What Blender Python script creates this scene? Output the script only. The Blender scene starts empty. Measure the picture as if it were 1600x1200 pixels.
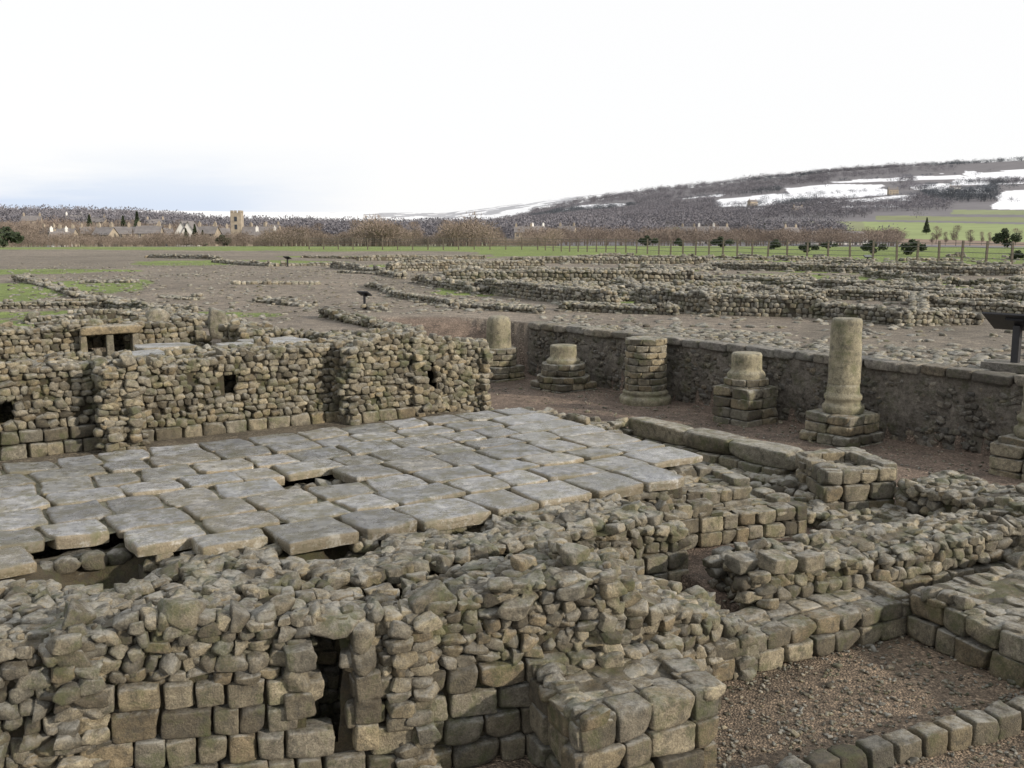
import bpy, bmesh, math, random
import numpy as np
from mathutils import Vector
random.seed(7); rng=np.random.default_rng(7)
scene=bpy.context.scene; COL=scene.collection
# ------------------------------------------------------------------ materials
def nmat(name):
    m=bpy.data.materials.new(name); m.use_nodes=True
    nt=m.node_tree; nt.nodes.clear()
    o=nt.nodes.new('ShaderNodeOutputMaterial'); b=nt.nodes.new('ShaderNodeBsdfPrincipled')
    nt.links.new(b.outputs[0],o.inputs[0]); return m,nt,b
def noise(nt,vec,scale,detail=6,rough=.6):
    n=nt.nodes.new('ShaderNodeTexNoise'); n.inputs['Scale'].default_value=scale
    n.inputs['Detail'].default_value=detail; n.inputs['Roughness'].default_value=rough
    nt.links.new(vec,n.inputs['Vector']); return n.outputs[0]
def ramp(nt,fac,stops):
    r=nt.nodes.new('ShaderNodeValToRGB'); e=r.color_ramp.elements
    while len(e)<len(stops): e.new(.5)
    for i,(p,c) in enumerate(stops):
        e[i].position=p; e[i].color=(c,c,c,1) if not isinstance(c,tuple) else (*c,1)
    nt.links.new(fac,r.inputs[0]); return r.outputs[0]
def mix(nt,fac,a,b,mode='MIX'):
    m=nt.nodes.new('ShaderNodeMix'); m.data_type='RGBA'; m.blend_type=mode
    for s,v in ((0,fac),(6,a),(7,b)):
        if isinstance(v,bpy.types.NodeSocket): nt.links.new(v,m.inputs[s])
        else: m.inputs[s].default_value=v if s==0 else (*v,1)
    return m.outputs[2]
def mth(nt,op,a,b=0.0):
    m=nt.nodes.new('ShaderNodeMath'); m.operation=op
    for i,v in enumerate((a,b)):
        if isinstance(v,bpy.types.NodeSocket): nt.links.new(v,m.inputs[i])
        else: m.inputs[i].default_value=v
    return m.outputs[0]
def bump(nt,b,h,strength,dist):
    n=nt.nodes.new('ShaderNodeBump'); n.inputs['Strength'].default_value=strength; n.inputs['Distance'].default_value=dist
    nt.links.new(h,n.inputs['Height']); nt.links.new(n.outputs[0],b.inputs['Normal'])
def stone_mat(name,c1,c2,moss=.5,rough=(.7,.95),lichen=.5,bumpd=.02,lc=(.37,.37,.345)):
    m,nt,b=nmat(name)
    g=nt.nodes.new('ShaderNodeNewGeometry'); P=g.outputs['Position']
    at=nt.nodes.new('ShaderNodeAttribute'); at.attribute_name='tint'
    n1=noise(nt,P,2.2); n2=noise(nt,P,14,8,.7); n3=noise(nt,P,75,6,.75); n4=noise(nt,P,6.5,8,.75)
    base=mix(nt,ramp(nt,n2,[(.32,0.),(.68,1.)]),c1,c2)
    base=mix(nt,1.0,base,at.outputs['Color'],'MULTIPLY')
    base=mix(nt,1.0,base,ramp(nt,n3,[(.3,.45),(.7,1.45)]),'MULTIPLY')
    base=mix(nt,1.0,base,ramp(nt,n1,[(.3,.64),(.7,1.18)]),'MULTIPLY')
    sx=nt.nodes.new('ShaderNodeSeparateXYZ'); nt.links.new(g.outputs['Normal'],sx.inputs[0])
    up=ramp(nt,sx.outputs[2],[(.2,0.),(.8,1.)])
    lum=nt.nodes.new('ShaderNodeRGBToBW'); nt.links.new(at.outputs['Color'],lum.inputs[0])
    lk=ramp(nt,lum.outputs[0],[(.35,0.),(.6,1.)])
    lf=mth(nt,'MULTIPLY',mth(nt,'MULTIPLY',mth(nt,'MULTIPLY',up,ramp(nt,n4,[(.42,0.),(.56,1.)])),lichen),lk)
    base=mix(nt,lf,base,lc)
    dk=mth(nt,'MULTIPLY',ramp(nt,noise(nt,P,9,8,.8),[(.49,0.),(.61,1.)]),.65)
    base=mix(nt,dk,base,(.045,.043,.036))
    mf=mth(nt,'MULTIPLY',ramp(nt,noise(nt,P,3.1,8,.75),[(.50,0.),(.63,1.)]),moss)
    base=mix(nt,mf,base,(.066,.08,.024))
    nt.links.new(base,b.inputs['Base Color'])
    r=nt.nodes.new('ShaderNodeMapRange'); r.inputs[3].default_value=rough[0]; r.inputs[4].default_value=rough[1]
    nt.links.new(n2,r.inputs[0]); nt.links.new(r.outputs[0],b.inputs['Roughness'])
    h=mth(nt,'ADD',mth(nt,'MULTIPLY',n3,.5),n2)
    bump(nt,b,h,1.0,bumpd); return m
M_stone=stone_mat('weathered_sandstone',(.145,.126,.095),(.295,.267,.205),moss=.58,lichen=.62,bumpd=.032)
M_far=stone_mat('pale_weathered_stone',(.16,.148,.124),(.31,.29,.248),moss=.45,lichen=.5)
M_wallr=stone_mat('grey_mortared_rubble',(.15,.137,.12),(.29,.27,.24),moss=.42,lichen=.3,bumpd=.06)
M_col=stone_mat('smooth_column_stone',(.21,.188,.128),(.30,.272,.187),moss=.5,lichen=.3,bumpd=.018)
def flag_mat():
    m,nt,b=nmat('damp_flagstone'); g=nt.nodes.new('ShaderNodeNewGeometry'); P=g.outputs['Position']
    at=nt.nodes.new('ShaderNodeAttribute'); at.attribute_name='tint'
    n1=noise(nt,P,1.1,6,.65); n2=noise(nt,P,9,8,.7); n3=noise(nt,P,60,6,.75)
    sx=nt.nodes.new('ShaderNodeSeparateXYZ'); nt.links.new(g.outputs['Normal'],sx.inputs[0])
    up=ramp(nt,sx.outputs[2],[(.6,0.),(.95,1.)])
    top=mix(nt,ramp(nt,n2,[(.35,0.),(.65,1.)]),(.13,.134,.142),(.32,.326,.335))
    base=mix(nt,up,(.20,.172,.125),top)  # upward faces: sky reflection put into the colour as blue-grey, sides stay warm
    base=mix(nt,1.0,base,ramp(nt,n3,[(.3,.6),(.7,1.35)]),'MULTIPLY')
    base=mix(nt,mth(nt,'MULTIPLY',ramp(nt,noise(nt,P,5.3,9,.8),[(.53,0.),(.6,1.)]),.55),base,(.47,.47,.455))
    base=mix(nt,ramp(nt,noise(nt,P,3.6,9,.82),[(.475,0.),(.57,.82)]),base,(.135,.125,.082))
    base=mix(nt,ramp(nt,noise(nt,P,2.7,9,.8),[(.56,0.),(.66,.6)]),base,(.08,.09,.035))
    base=mix(nt,1.0,base,at.outputs['Color'],'MULTIPLY')
    nt.links.new(base,b.inputs['Base Color'])
    wet=ramp(nt,mth(nt,'ADD',mth(nt,'MULTIPLY',n1,.7),mth(nt,'MULTIPLY',n2,.3)),[(.44,.16),(.56,.7)]); nt.links.new(wet,b.inputs['Roughness'])
    bump(nt,b,mth(nt,'ADD',mth(nt,'MULTIPLY',n3,.4),n2),.85,.024); return m
M_flag=flag_mat()
def ground_mat():
    m,nt,b=nmat('gravel_and_grass'); g=nt.nodes.new('ShaderNodeNewGeometry'); P=g.outputs['Position']
    at=nt.nodes.new('ShaderNodeAttribute'); at.attribute_name='tint'
    n1=noise(nt,P,.35,6); n2=noise(nt,P,3,8,.7); n3=noise(nt,P,45,5,.75)
    v=nt.nodes.new('ShaderNodeTexVoronoi'); v.inputs['Scale'].default_value=45; nt.links.new(P,v.inputs['Vector'])
    base=mix(nt,1.0,at.outputs['Color'],ramp(nt,n3,[(.3,.5),(.7,1.5)]),'MULTIPLY')
    base=mix(nt,1.0,base,ramp(nt,n2,[(.3,.55),(.7,1.45)]),'MULTIPLY')
    base=mix(nt,1.0,base,ramp(nt,n1,[(.3,.72),(.7,1.22)]),'MULTIPLY')
    sep=nt.nodes.new('ShaderNodeSeparateColor'); nt.links.new(v.outputs['Color'],sep.inputs[0])
    base=mix(nt,1.0,base,ramp(nt,sep.outputs[0],[(0.,.6),(.8,1.1),(1.,2.0)]),'MULTIPLY')
    nt.links.new(base,b.inputs['Base Color']); b.inputs['Roughness'].default_value=.9
    bump(nt,b,mth(nt,'ADD',mth(nt,'MULTIPLY',v.outputs['Distance'],-1.0),n2),.9,.03); return m
M_ground=ground_mat()
def far_mat():
    m,nt,b=nmat('distant_land'); g=nt.nodes.new('ShaderNodeNewGeometry'); P=g.outputs['Position']
    at=nt.nodes.new('ShaderNodeAttribute'); at.attribute_name='tint'
    base=mix(nt,1.0,at.outputs['Color'],ramp(nt,noise(nt,P,.03,8,.7),[(.3,.8),(.7,1.15)]),'MULTIPLY')
    nt.links.new(base,b.inputs['Base Color']); b.inputs['Roughness'].default_value=1; return m
M_hill=far_mat()
def plain(name,c,rough=.8,metal=0,sc=8,var=.25):
    m,nt,b=nmat(name); g=nt.nodes.new('ShaderNodeNewGeometry')
    base=mix(nt,1.0,c,ramp(nt,noise(nt,g.outputs['Position'],sc),[(.3,1-var),(.7,1+var)]),'MULTIPLY')
    nt.links.new(base,b.inputs['Base Color']); b.inputs['Roughness'].default_value=rough; b.inputs['Metallic'].default_value=metal; return m
M_black=plain('dark_painted_metal',(.015,.015,.018),.45)
M_panel=plain('printed_panel_face',(.10,.11,.11),.3)
M_wood=plain('weathered_timber',(.10,.085,.065))
M_wire=plain('fence_wire',(.12,.12,.12),.6)
M_bark=plain('grey_bark',(.10,.085,.07))
M_twig=plain('bare_brown_twigs',(.18,.145,.12),.95,0,.03,.4)
M_twigf=plain('hazy_bare_woodland',(.15,.146,.165),1,0,.005,.3)  # aerial haze is mixed into this pale bluish twig colour
M_plant=plain('dark_plantation_foliage',(.075,.085,.10),1,0,.01,.2)
M_leafd=plain('dark_evergreen_leaves',(.035,.05,.025),.9)
M_hs=plain('house_sandstone',(.29,.25,.20),.9,0,.8)
M_hw=plain('white_render',(.62,.61,.59),.9,0,.8,.06)
M_roof=plain('slate_roof',(.15,.14,.14),.7,0,.8)
M_glass=plain('dark_window_glass',(.03,.035,.045),.2)
M_frame=plain('white_window_frame',(.7,.7,.68),.5)
# ------------------------------------------------------------------ helpers
def mesh_np(name,V,F,mat,tint=None,smooth=True,recenter=True):
    V=np.asarray(V,dtype=np.float64).reshape(-1,3)
    me=bpy.data.meshes.new(name)
    loc=np.zeros(3)
    if recenter and len(V):
        loc=np.array([(V[:,0].min()+V[:,0].max())/2,(V[:,1].min()+V[:,1].max())/2,V[:,2].min()])
        V=V-loc
    if isinstance(F,np.ndarray):
        k=F.shape[1]; n=len(F)
        me.vertices.add(len(V)); me.vertices.foreach_set('co',V.astype(np.float32).ravel())
        me.loops.add(n*k); me.loops.foreach_set('vertex_index',F.astype(np.int32).ravel())
        me.polygons.add(n); me.polygons.foreach_set('loop_start',np.arange(0,n*k,k,dtype=np.int32))
        me.update(calc_edges=True)
    else:
        me.from_pydata(V.tolist(),[],F); me.update()
    me.polygons.foreach_set('use_smooth',np.full(len(me.polygons),smooth))
    if tint is not None:
        a=me.attributes.new('tint','FLOAT_COLOR','POINT'); t=np.ones((len(V),4),dtype=np.float32); t[:,:3]=tint
        a.data.foreach_set('color',t.ravel())
    me.materials.append(mat)
    o=bpy.data.objects.new(name,me); o.location=loc; COL.objects.link(o); return o
def tag(o,label,cat,group=None):
    o['label']=label; o['category']=cat
    if group: o['group']=group
    return o
def parent(ch,pa):
    ch.parent=pa
    ch.location=ch.location-pa.location
_nc={}
def N3(P,f,seed=0):
    if seed not in _nc:
        r=np.random.default_rng(seed); M=[];ph=[];am=[]
        for k,a in ((1,1.),(2.1,.5),(4.3,.25)):
            for _ in range(4):
                d=r.normal(size=3); d/=np.linalg.norm(d); M.append(d*k*r.uniform(.7,1.4)); ph.append(r.uniform(0,6.28)); am.append(a/3)
        _nc[seed]=(np.array(M).T,np.array(ph),np.array(am))
    M,ph,am=_nc[seed]; return np.sin(P@M*f+ph)@am
def grid_cube(n):
    bm=bmesh.new(); bmesh.ops.create_cube(bm,size=2)
    if n: bmesh.ops.subdivide_edges(bm,edges=bm.edges[:],cuts=n,use_grid_fill=True)
    V=np.array([v.co[:] for v in bm.verts]); F=np.array([[v.index for v in f.verts] for f in bm.faces]); bm.free()
    V=np.sin(V*math.pi/2*.92)/math.sin(math.pi/2*.92)
    return V/np.linalg.norm(V,axis=1,keepdims=True),F
def make_templates(n,kind,count,seed):
    r=np.random.default_rng(seed); D,F=grid_cube(n); out=[]
    for i in range(count):
        pl=[]
        for ax in np.vstack([np.eye(3),-np.eye(3)]):
            if kind=='ash': d=ax+r.normal(size=3)*.05; h=r.uniform(.93,1.02)
            elif kind=='flat': d=ax+r.normal(size=3)*.10; h=r.uniform(.88,1.05)
            else: d=ax+r.normal(size=3)*.19; h=r.uniform(.86,1.02)
            pl.append((d/np.linalg.norm(d),h))
        for _ in range({'ash':6,'flat':6,'rub':8}[kind]):
            d=r.normal(size=3); d/=np.linalg.norm(d)
            h={'ash':r.uniform(1.08,1.5),'flat':r.uniform(1.0,1.35),'rub':r.uniform(.92,1.22)}[kind]
            pl.append((d,h))
        K={'ash':17,'flat':17,'rub':18}[kind]
        s=0
        for d,h in pl: s=s+np.maximum(D@d/h,0)**K
        V=D*(s**(-1/K))[:,None]
        V=V*(1+.03*N3(V,3.3,seed*100+i)+.024*N3(V,9,seed*100+i+7))[:,None]
        out.append(V)
    return out,F
RES={'hi':7,'mid':4,'lo':2}
T={}
for rn,n in RES.items():
    for ki,k in enumerate(('ash','rub','flat')): T[(rn,k)]=make_templates(n,k,18 if rn!='lo' else 8,n*10+ki+1)
PAL=np.array([(1.0,.98,.91),(.97,.97,.96),(.64,.62,.57),(.93,.84,.69),(1.38,1.34,1.23),(.8,.82,.83),(1.1,1.03,.87),(.46,.44,.40)])
PW=np.array([.18,.19,.15,.10,.12,.13,.07,.06])
class Batch:
    def __init__(s,res): s.res=res; s.V=[]; s.F=[]; s.C=[]; s.n=0
    def stone(s,kind,loc,yaw,size,jit=.1,bright=1.0,res=None):
        tp,F=T[(res or s.res,kind)]; V=tp[rng.integers(len(tp))]
        V=V*(np.array(size)*.5)
        a,b=rng.normal(size=2)*jit; c=yaw+rng.normal()*jit*.8
        ca,sa,cb,sb,cc,sc=math.cos(a),math.sin(a),math.cos(b),math.sin(b),math.cos(c),math.sin(c)
        R=np.array([[cc*cb,cc*sb*sa-sc*ca,cc*sb*ca+sc*sa],[sc*cb,sc*sb*sa+cc*ca,sc*sb*ca-cc*sa],[-sb,cb*sa,cb*ca]])
        V=V@R.T+np.array(loc)
        t=PAL[rng.choice(len(PAL),p=PW)]*rng.uniform(.78,1.17)*bright
        s.V.append(V); s.F.append(F+s.n); s.C.append(np.tile(t,(len(V),1))); s.n+=len(V)
    def grid(s,G,tint,flip=False,mask=None):
        a,b=G.shape[:2]; idx=np.arange(a*b).reshape(a,b)
        q=np.stack([idx[:-1,:-1],idx[1:,:-1],idx[1:,1:],idx[:-1,1:]],-1)
        if mask is not None: q=q[mask]
        q=q.reshape(-1,4)
        if flip: q=q[:,::-1]
        V=G.reshape(-1,3); s.V.append(V); s.F.append(q+s.n); s.C.append(np.tile(tint,(len(V),1))); s.n+=len(V)
    def obj(s,name,mat): return mesh_np(name,np.vstack(s.V),np.vstack(s.F),mat,np.vstack(s.C))
def block(B,c,zb,top,styles='rrrr',ash=None,rs=.13,ah=.2,aw=.29,inset=.10,core=(.30,.27,.21),holes=(),rag=.05,setb=.03,topstones=True,fill=True,topflat=.65,topkind='rub',rbright=1.0,topz=-.055,trs=None):  # dark core tint puts the crevice shade between stones into the colour
    c=np.array(c,float); zb=np.array([zb]*4 if np.isscalar(zb) else zb,float); top=np.array([top]*4 if np.isscalar(top) else top,float)
    if ash is None: ash=[0]*4
    if np.isscalar(ash): ash=[ash]*4
    nrm=[]
    for i in range(4):
        d=c[(i+1)%4]-c[i]; d/=np.linalg.norm(d); nrm.append(np.array([d[1],-d[0]]))
    ci=np.array([c[i]-inset*(nrm[i]+nrm[i-1]) for i in range(4)])
    def tz(p): return rag*N3(np.column_stack([p,np.zeros(len(p))]),3.0,11)
    def disp(G,amt=.02):
        S=G.reshape(-1,3); n=np.stack([N3(S,9,21),N3(S,9,22),N3(S,9,23)],1)*amt; return (S+n).reshape(G.shape)
    cs_=.06 if B.res!='lo' else .15
    for i in range(4):
        j=(i+1)%4; L=np.linalg.norm(ci[j]-ci[i]); na=max(2,int(L/cs_)); nz=max(2,int((top[i]-zb[i])/cs_)+1)
        u=np.linspace(0,1,na+1)[:,None,None]; w=np.linspace(0,1,nz+1)[None,:,None]
        xy=ci[i]*(1-u)+ci[j]*u; zb_=(zb[i]*(1-u)+zb[j]*u)-.1; zt=(top[i]*(1-u)+top[j]*u)-.05
        zt=zt+tz(xy.reshape(-1,2)).reshape(-1,1,1)
        z=zb_+(zt-zb_)*w; G=np.concatenate([np.broadcast_to(xy,(na+1,nz+1,2)),z],-1)
        m=np.ones((na,nz),bool)
        for (si,s0,s1,z0,z1) in holes:
            if si==i:
                uc=(u[:-1,0,0]+u[1:,0,0])/2*np.linalg.norm(c[j]-c[i]); zc=(z[:-1,:-1,0]+z[1:,1:,0])/2
                m&=~((uc[:,None]>s0)&(uc[:,None]<s1)&(zc>z0)&(zc<z1))
        B.grid(disp(G),core,mask=m)
    la=np.linalg.norm(c[1]-c[0]); lb=np.linalg.norm(c[3]-c[0])
    na=max(2,int(la/cs_)); nb=max(2,int(lb/cs_))
    def bil(a,b,q): return q[0]*(1-a)*(1-b)+q[1]*a*(1-b)+q[2]*a*b+q[3]*(1-a)*b
    A,Bb=np.meshgrid(np.linspace(0,1,na+1),np.linspace(0,1,nb+1),indexing='ij')
    X=bil(A,Bb,ci[:,0]);Y=bil(A,Bb,ci[:,1]);Z=bil(A,Bb,top)-.05+tz(np.column_stack([X.ravel(),Y.ravel()])).reshape(X.shape)
    B.grid(disp(np.stack([X,Y,Z],-1)),np.array(core)*1.6)
    for i in range(4):
        st=styles[i]
        if st=='-': continue
        j=(i+1)%4; d=c[j]-c[i]; L=np.linalg.norm(d); d/=L; n=nrm[i]; yaw=math.atan2(d[1],d[0])
        off=0; H=max(top[i]-zb[i],top[j]-zb[j])
        am=ash[i]
        while off<H+.02:
            isa=(off+ah*.6<am)
            hh=ah*rng.uniform(.88,1.12) if isa else rs*rng.uniform(.6,1.0)
            s=-rng.uniform(0,.12) if not isa else 0
            while s<L-.02:
                wd=aw*rng.uniform(.7,1.4) if isa else rs*rng.uniform(.7,1.5)
                if isa and s+wd>L-.12: wd=L-s
                sc=s+wd/2; f=min(max(sc/L,0),1); zc=zb[i]*(1-f)+zb[j]*f+off+hh/2
                tt=top[i]*(1-f)+top[j]*f+rag*float(N3(np.array([[*(c[i]+d*sc),0]]),3.0,11)[0])
                s+=wd
                if zc>tt+.005: continue
                if any(si==i and s0-.02<sc<s1+.02 and z0<zc<z1 for (si,s0,s1,z0,z1) in holes): continue
                if isa:
                    p=c[i]+d*sc-n*(.10+rng.uniform(-.018,.018))
                    B.stone('ash',(p[0],p[1],zc),yaw,(wd*.965,.24,hh*rng.uniform(.9,.97)),.025)
                else:
                    if rng.random()<.05: continue
                    p=c[i]+d*sc-n*(.075+setb*(zc-zb[i]-am>0)+rng.uniform(-.03,.03))
                    B.stone('rub',(p[0],p[1],zc+rng.uniform(-.015,.015)),yaw,(wd*1.03,rng.uniform(.15,.2),hh*rng.uniform(.98,1.2)),.16,rbright)
            off+=hh
        if fill and B.res!='lo' and H>am+.05:
            for _ in range(int(L*H*55)):
                sc=rng.uniform(0,L); f=sc/L; z=rng.uniform(am,H)
                zc=zb[i]*(1-f)+zb[j]*f+z; tt=top[i]*(1-f)+top[j]*f
                if zc>tt or (z<am+.02): continue
                if any(si==i and s0-.02<sc<s1+.02 and z0-.02<zc<z1+.02 for (si,s0,s1,z0,z1) in holes): continue
                p=c[i]+d*sc-n*(.05+setb+rng.uniform(-.01,.03)); q=rng.uniform(.025,.07)
                B.stone('rub',(p[0],p[1],zc),yaw,(q*1.3,q,q),.5,rbright*.85,'mid' if B.res=='hi' else 'lo')
    if topstones:
        fl=topkind=='flat'; dd=c[1]-c[0]; ty=math.atan2(dd[1],dd[0])
        sp=(trs or rs)*.98; na=max(1,int(la/sp)); nb=max(1,int(lb/sp))
        for ia in range(na):
            for ib in range(nb):
                if rng.random()<.12: continue
                a=(ia+rng.uniform(.25,.75))/na; b=(ib+rng.uniform(.25,.75))/nb
                x=bil(a,b,c[:,0]);y=bil(a,b,c[:,1]); z=bil(a,b,top)+rag*float(N3(np.array([[x,y,0]]),3.0,11)[0])+topz
                w=sp*(rng.uniform(.75,1.15) if fl else rng.uniform(.6,1.3))
                B.stone(topkind,(x,y,z),ty+rng.normal()*.25 if fl else rng.uniform(0,6.28),(w*1.12,w,w*topflat*rng.uniform(.8,1.2)),.05 if fl else .13,rbright*1.05)
def seg(p0,p1,th):
    p0=np.array(p0,float);p1=np.array(p1,float); d=(p1-p0)/np.linalg.norm(p1-p0); n=np.array([-d[1],d[0]])*th
    return [p0,p1,p1+n,p0+n]
# ------------------------------------------------------------------ ground
E1=np.array([.839,.545]); E2=np.array([-.545,.839]); TIP=np.array([2.4,12.1])
def Q(s,t): return TIP+s*E1+t*E2
def pip(X,Y,poly):
    ins=np.zeros(X.shape,bool); n=len(poly)
    for i in range(n):
        x1,y1=poly[i];x2,y2=poly[(i+1)%n]
        c=((y1>Y)!=(y2>Y)); xi=(x2-x1)*(Y-y1)/((y2-y1) if y2!=y1 else 1e-9)+x1
        ins^=c&(X<xi)
    return ins
def sst(a,b,x): t=np.clip((x-a)/(b-a),0,1); return t*t*(3-2*t)
rw0=np.array([.4,25.7]); rw1=np.array([8.1,15.7]); dr=(rw1-rw0)/np.linalg.norm(rw1-rw0); rn_=np.array([-dr[1],dr[0]])
LOWER=[(-5.15,28.2),(-2.35,23.15),tuple(Q(-.3,11.2)),tuple(Q(-.35,6.3)),tuple(Q(-14,6.3)),(-40,-5),(-40,-60),(60,-60),tuple(rw0+dr*90+rn_*.15),tuple(rw0+rn_*.15),(-1.5,28.3)]
YARD=[tuple(Q(-16,-1.2)),tuple(Q(-1.5,-1.2)),(2.2,9.3),(5.6,10.6),(9,4),(40,-40),(-40,-40)]
PASS=[tuple(Q(-14,4.2)),tuple(Q(-.2,4.2)),tuple(Q(-.2,6.6)),tuple(Q(-14,6.6))]
G2=[tuple(Q(-14,6.3)),tuple(Q(-.35,6.3)),tuple(Q(-.35,12.5)),tuple(Q(-14,12.5))]
ZU=[-4000,700,800,900,1000,1100,1200,1300,1400,1600,2400]; ZV=[0,0,38,76,99,120,139,152,160,166,170]
def hfun(X,Y):
    R=np.hypot(X,Y); Yc=np.maximum(Y,1e-3); U=800+1570*X/Yc
    P=np.stack([X,Y,np.zeros_like(X)],-1).reshape(-1,3)
    z=1.62+.05*N3(P,.25,3).reshape(X.shape)+.015*N3(P,1.8,4).reshape(X.shape)
    z=z-.06*(1-sst(26,34,Y))
    z=z+.35*np.exp(-(((X+13)/9)**2+((Y-48)/16)**2))
    g2=pip(X,Y,G2)
    lo=pip(X,Y,LOWER); z=np.where(lo,.3+.02*N3(P,2.0,5).reshape(X.shape),z)
    z=np.where(lo,z+1.25*sst(25.5,28.3,Y)*(X<.5),z)
    z=np.where(g2,1.45,z)
    ya=pip(X,Y,YARD); z=np.where(ya,.0+.02*N3(P,2.0,5).reshape(X.shape),z)
    pa=pip(X,Y,PASS)&~g2; z=np.where(pa,.92,z)
    z=z-2.2*sst(150,420,R)
    k=np.clip((R-500)/2000,0,None); Zr=np.interp(U,ZU,ZV)
    z=z+Zr*np.minimum(k,1)**1.5*(1+.05*N3(P,.004,6).reshape(X.shape))*(1-.3*np.clip((R-2500)/4000,0,1))
    z=z+11*sst(400,720,R)*(1-sst(150,420,U))
    z=z+5*sst(420,700,R)*sst(150,420,U)*(1-sst(900,1200,U))
    z=z+(93+7*N3(P,.0012,8).reshape(X.shape))*sst(2800,4500,R)
    return z
def hv(x,y): return hfun(np.array(x,float)[None,:],np.array(y,float)[None,:])[0]
def h1(x,y): return float(hfun(np.array([[float(x)]]),np.array([[float(y)]]))[0,0])
FIELDS=[(1310,1720,610,920,(.21,.26,.10)),(1180,1345,800,960,(.18,.20,.10)),(1390,1760,470,600,(.19,.135,.10)),(830,900,900,1100,(.17,.19,.10)),
 (1360,1600,945,1040,(.17,.19,.09)),(1480,1720,1060,1150,(.19,.22,.11)),(960,1060,740,860,(.15,.15,.09)),(1040,1180,560,640,(.17,.19,.09))]
SNOW=[(1115,1240,1460,1760),(1215,1390,1600,1950),(1250,1420,1420,1530),(1420,1490,1650,1900),(1480,1720,1760,2200),(1550,1760,1160,1500),(880,985,1850,2200),
 (1120,1200,1300,1400),(1290,1480,2020,2120),(1440,1530,1480,1620),(1050,1120,1880,1990),(700,800,2300,2500),(1320,1400,1250,1330)]
def cell(U,R,u0,u1,r0,r1,W,W2):
    Uw=U+W*14+W2*7; Rw=R*(1+W*.03+W2*.02)+(U-u0)*.3
    return (Uw>u0)&(Uw+(R-r0)*.05<u1)&(Rw>r0)&(Rw<r1)
def terrain(name,r0,r1,step,na,mat,az=75):
    nr=int(math.log(r1/r0)/step); r=r0*np.exp(np.linspace(0,math.log(r1/r0),nr)); a=np.radians(np.linspace(-az,az,na))
    Rg,A=np.meshgrid(r,a,indexing='ij'); X=Rg*np.sin(A); Y=Rg*np.cos(A); Z=hfun(X,Y)
    P=np.stack([X,Y,np.zeros_like(X)],-1).reshape(-1,3)
    U=800+1570*X/np.maximum(Y,1e-3)
    C=np.empty(X.shape+(3,)); C[:]=(.19,.162,.13)
    W=N3(P,.5,31).reshape(X.shape); W2=N3(P,.12,32).reshape(X.shape); W3=N3(P,1.6,33).reshape(X.shape)
    C[(W2>.2)]=(.165,.142,.112)
    lo=pip(X,Y,LOWER); C[lo]=(.15,.112,.086); ya=pip(X,Y,YARD); C[ya]=(.155,.118,.083)
    C[pip(X,Y,PASS)]=(.13,.11,.08); C[pip(X,Y,G2)]=(.12,.11,.06)
    up=~lo&~pip(X,Y,G2)
    def gr(m,c=(.15,.20,.045)): C[m&up]=c
    D=lambda cx,cy,rx,ry:(((X-cx)/rx)**2+((Y-cy)/ry)**2+W*.35+W3*.1)<1
    gr((Y+W*2>112)&(X>-4)); gr(Y+W*3+X*.3>128); gr((X>11)&(Y+W*2>92-.35*(X-11))&(Y>50)); gr(D(-22,82,8,7)); gr(D(-18.5,38,5.2,7.5)); gr(D(-11.5,28.8,4.2,1.2)); gr(D(10,43,2.4,3.6))
    gr(D(3.8,35,.8,3.2)); gr(D(18.5,35.5,2.2,2.6)); gr(D(-30,60,8,4)); gr(D(22,47,4,2)); gr(D(-6,72,5,4)); gr(D(8,62,4,2.5)); gr(D(19,62,3.5,3)); gr(D(26,75,8,4)); gr(D(0,54,3,2)); gr(D(14,52,3,2)); gr(D(-12,100,10,5))
    gr((X<-12)&(Y<27.5)&(Y>24.5)); gr((W2+W3*.15>.32)&(Y>37)&(Y<104)&(X>-3)); gr((Y>84)&(W2>-.3)&(X>-2))
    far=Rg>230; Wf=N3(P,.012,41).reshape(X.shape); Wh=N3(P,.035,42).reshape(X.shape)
    C[far]=(.14,.135,.147)  # bluish base tint has the distance haze painted in
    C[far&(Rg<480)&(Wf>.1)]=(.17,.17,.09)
    for (a0,a1,b0,b1,c) in FIELDS: C[far&cell(U,Rg,a0,a1,b0,b1,Wf*.4,Wh*.4)]=c
    for (a0,a1,b0,b1) in SNOW: C[far&cell(U,Rg,a0,a1,b0,b1,Wf,Wh)]=(.78,.80,.85)
    f2=(Rg>3000); C[f2]=(.75,.77,.80); C[f2&((Wh*.6+N3(P,.004,43).reshape(X.shape))>.45)]=(.36,.37,.40)
    idx=np.arange(X.size).reshape(X.shape)
    F=np.stack([idx[:-1,:-1],idx[:-1,1:],idx[1:,1:],idx[1:,:-1]],-1).reshape(-1,4)[:,::-1]
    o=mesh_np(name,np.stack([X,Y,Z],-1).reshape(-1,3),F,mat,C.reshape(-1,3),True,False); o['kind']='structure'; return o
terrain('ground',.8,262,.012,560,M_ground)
terrain('hills',258,6800,.008,1100,M_hill,50)
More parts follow.
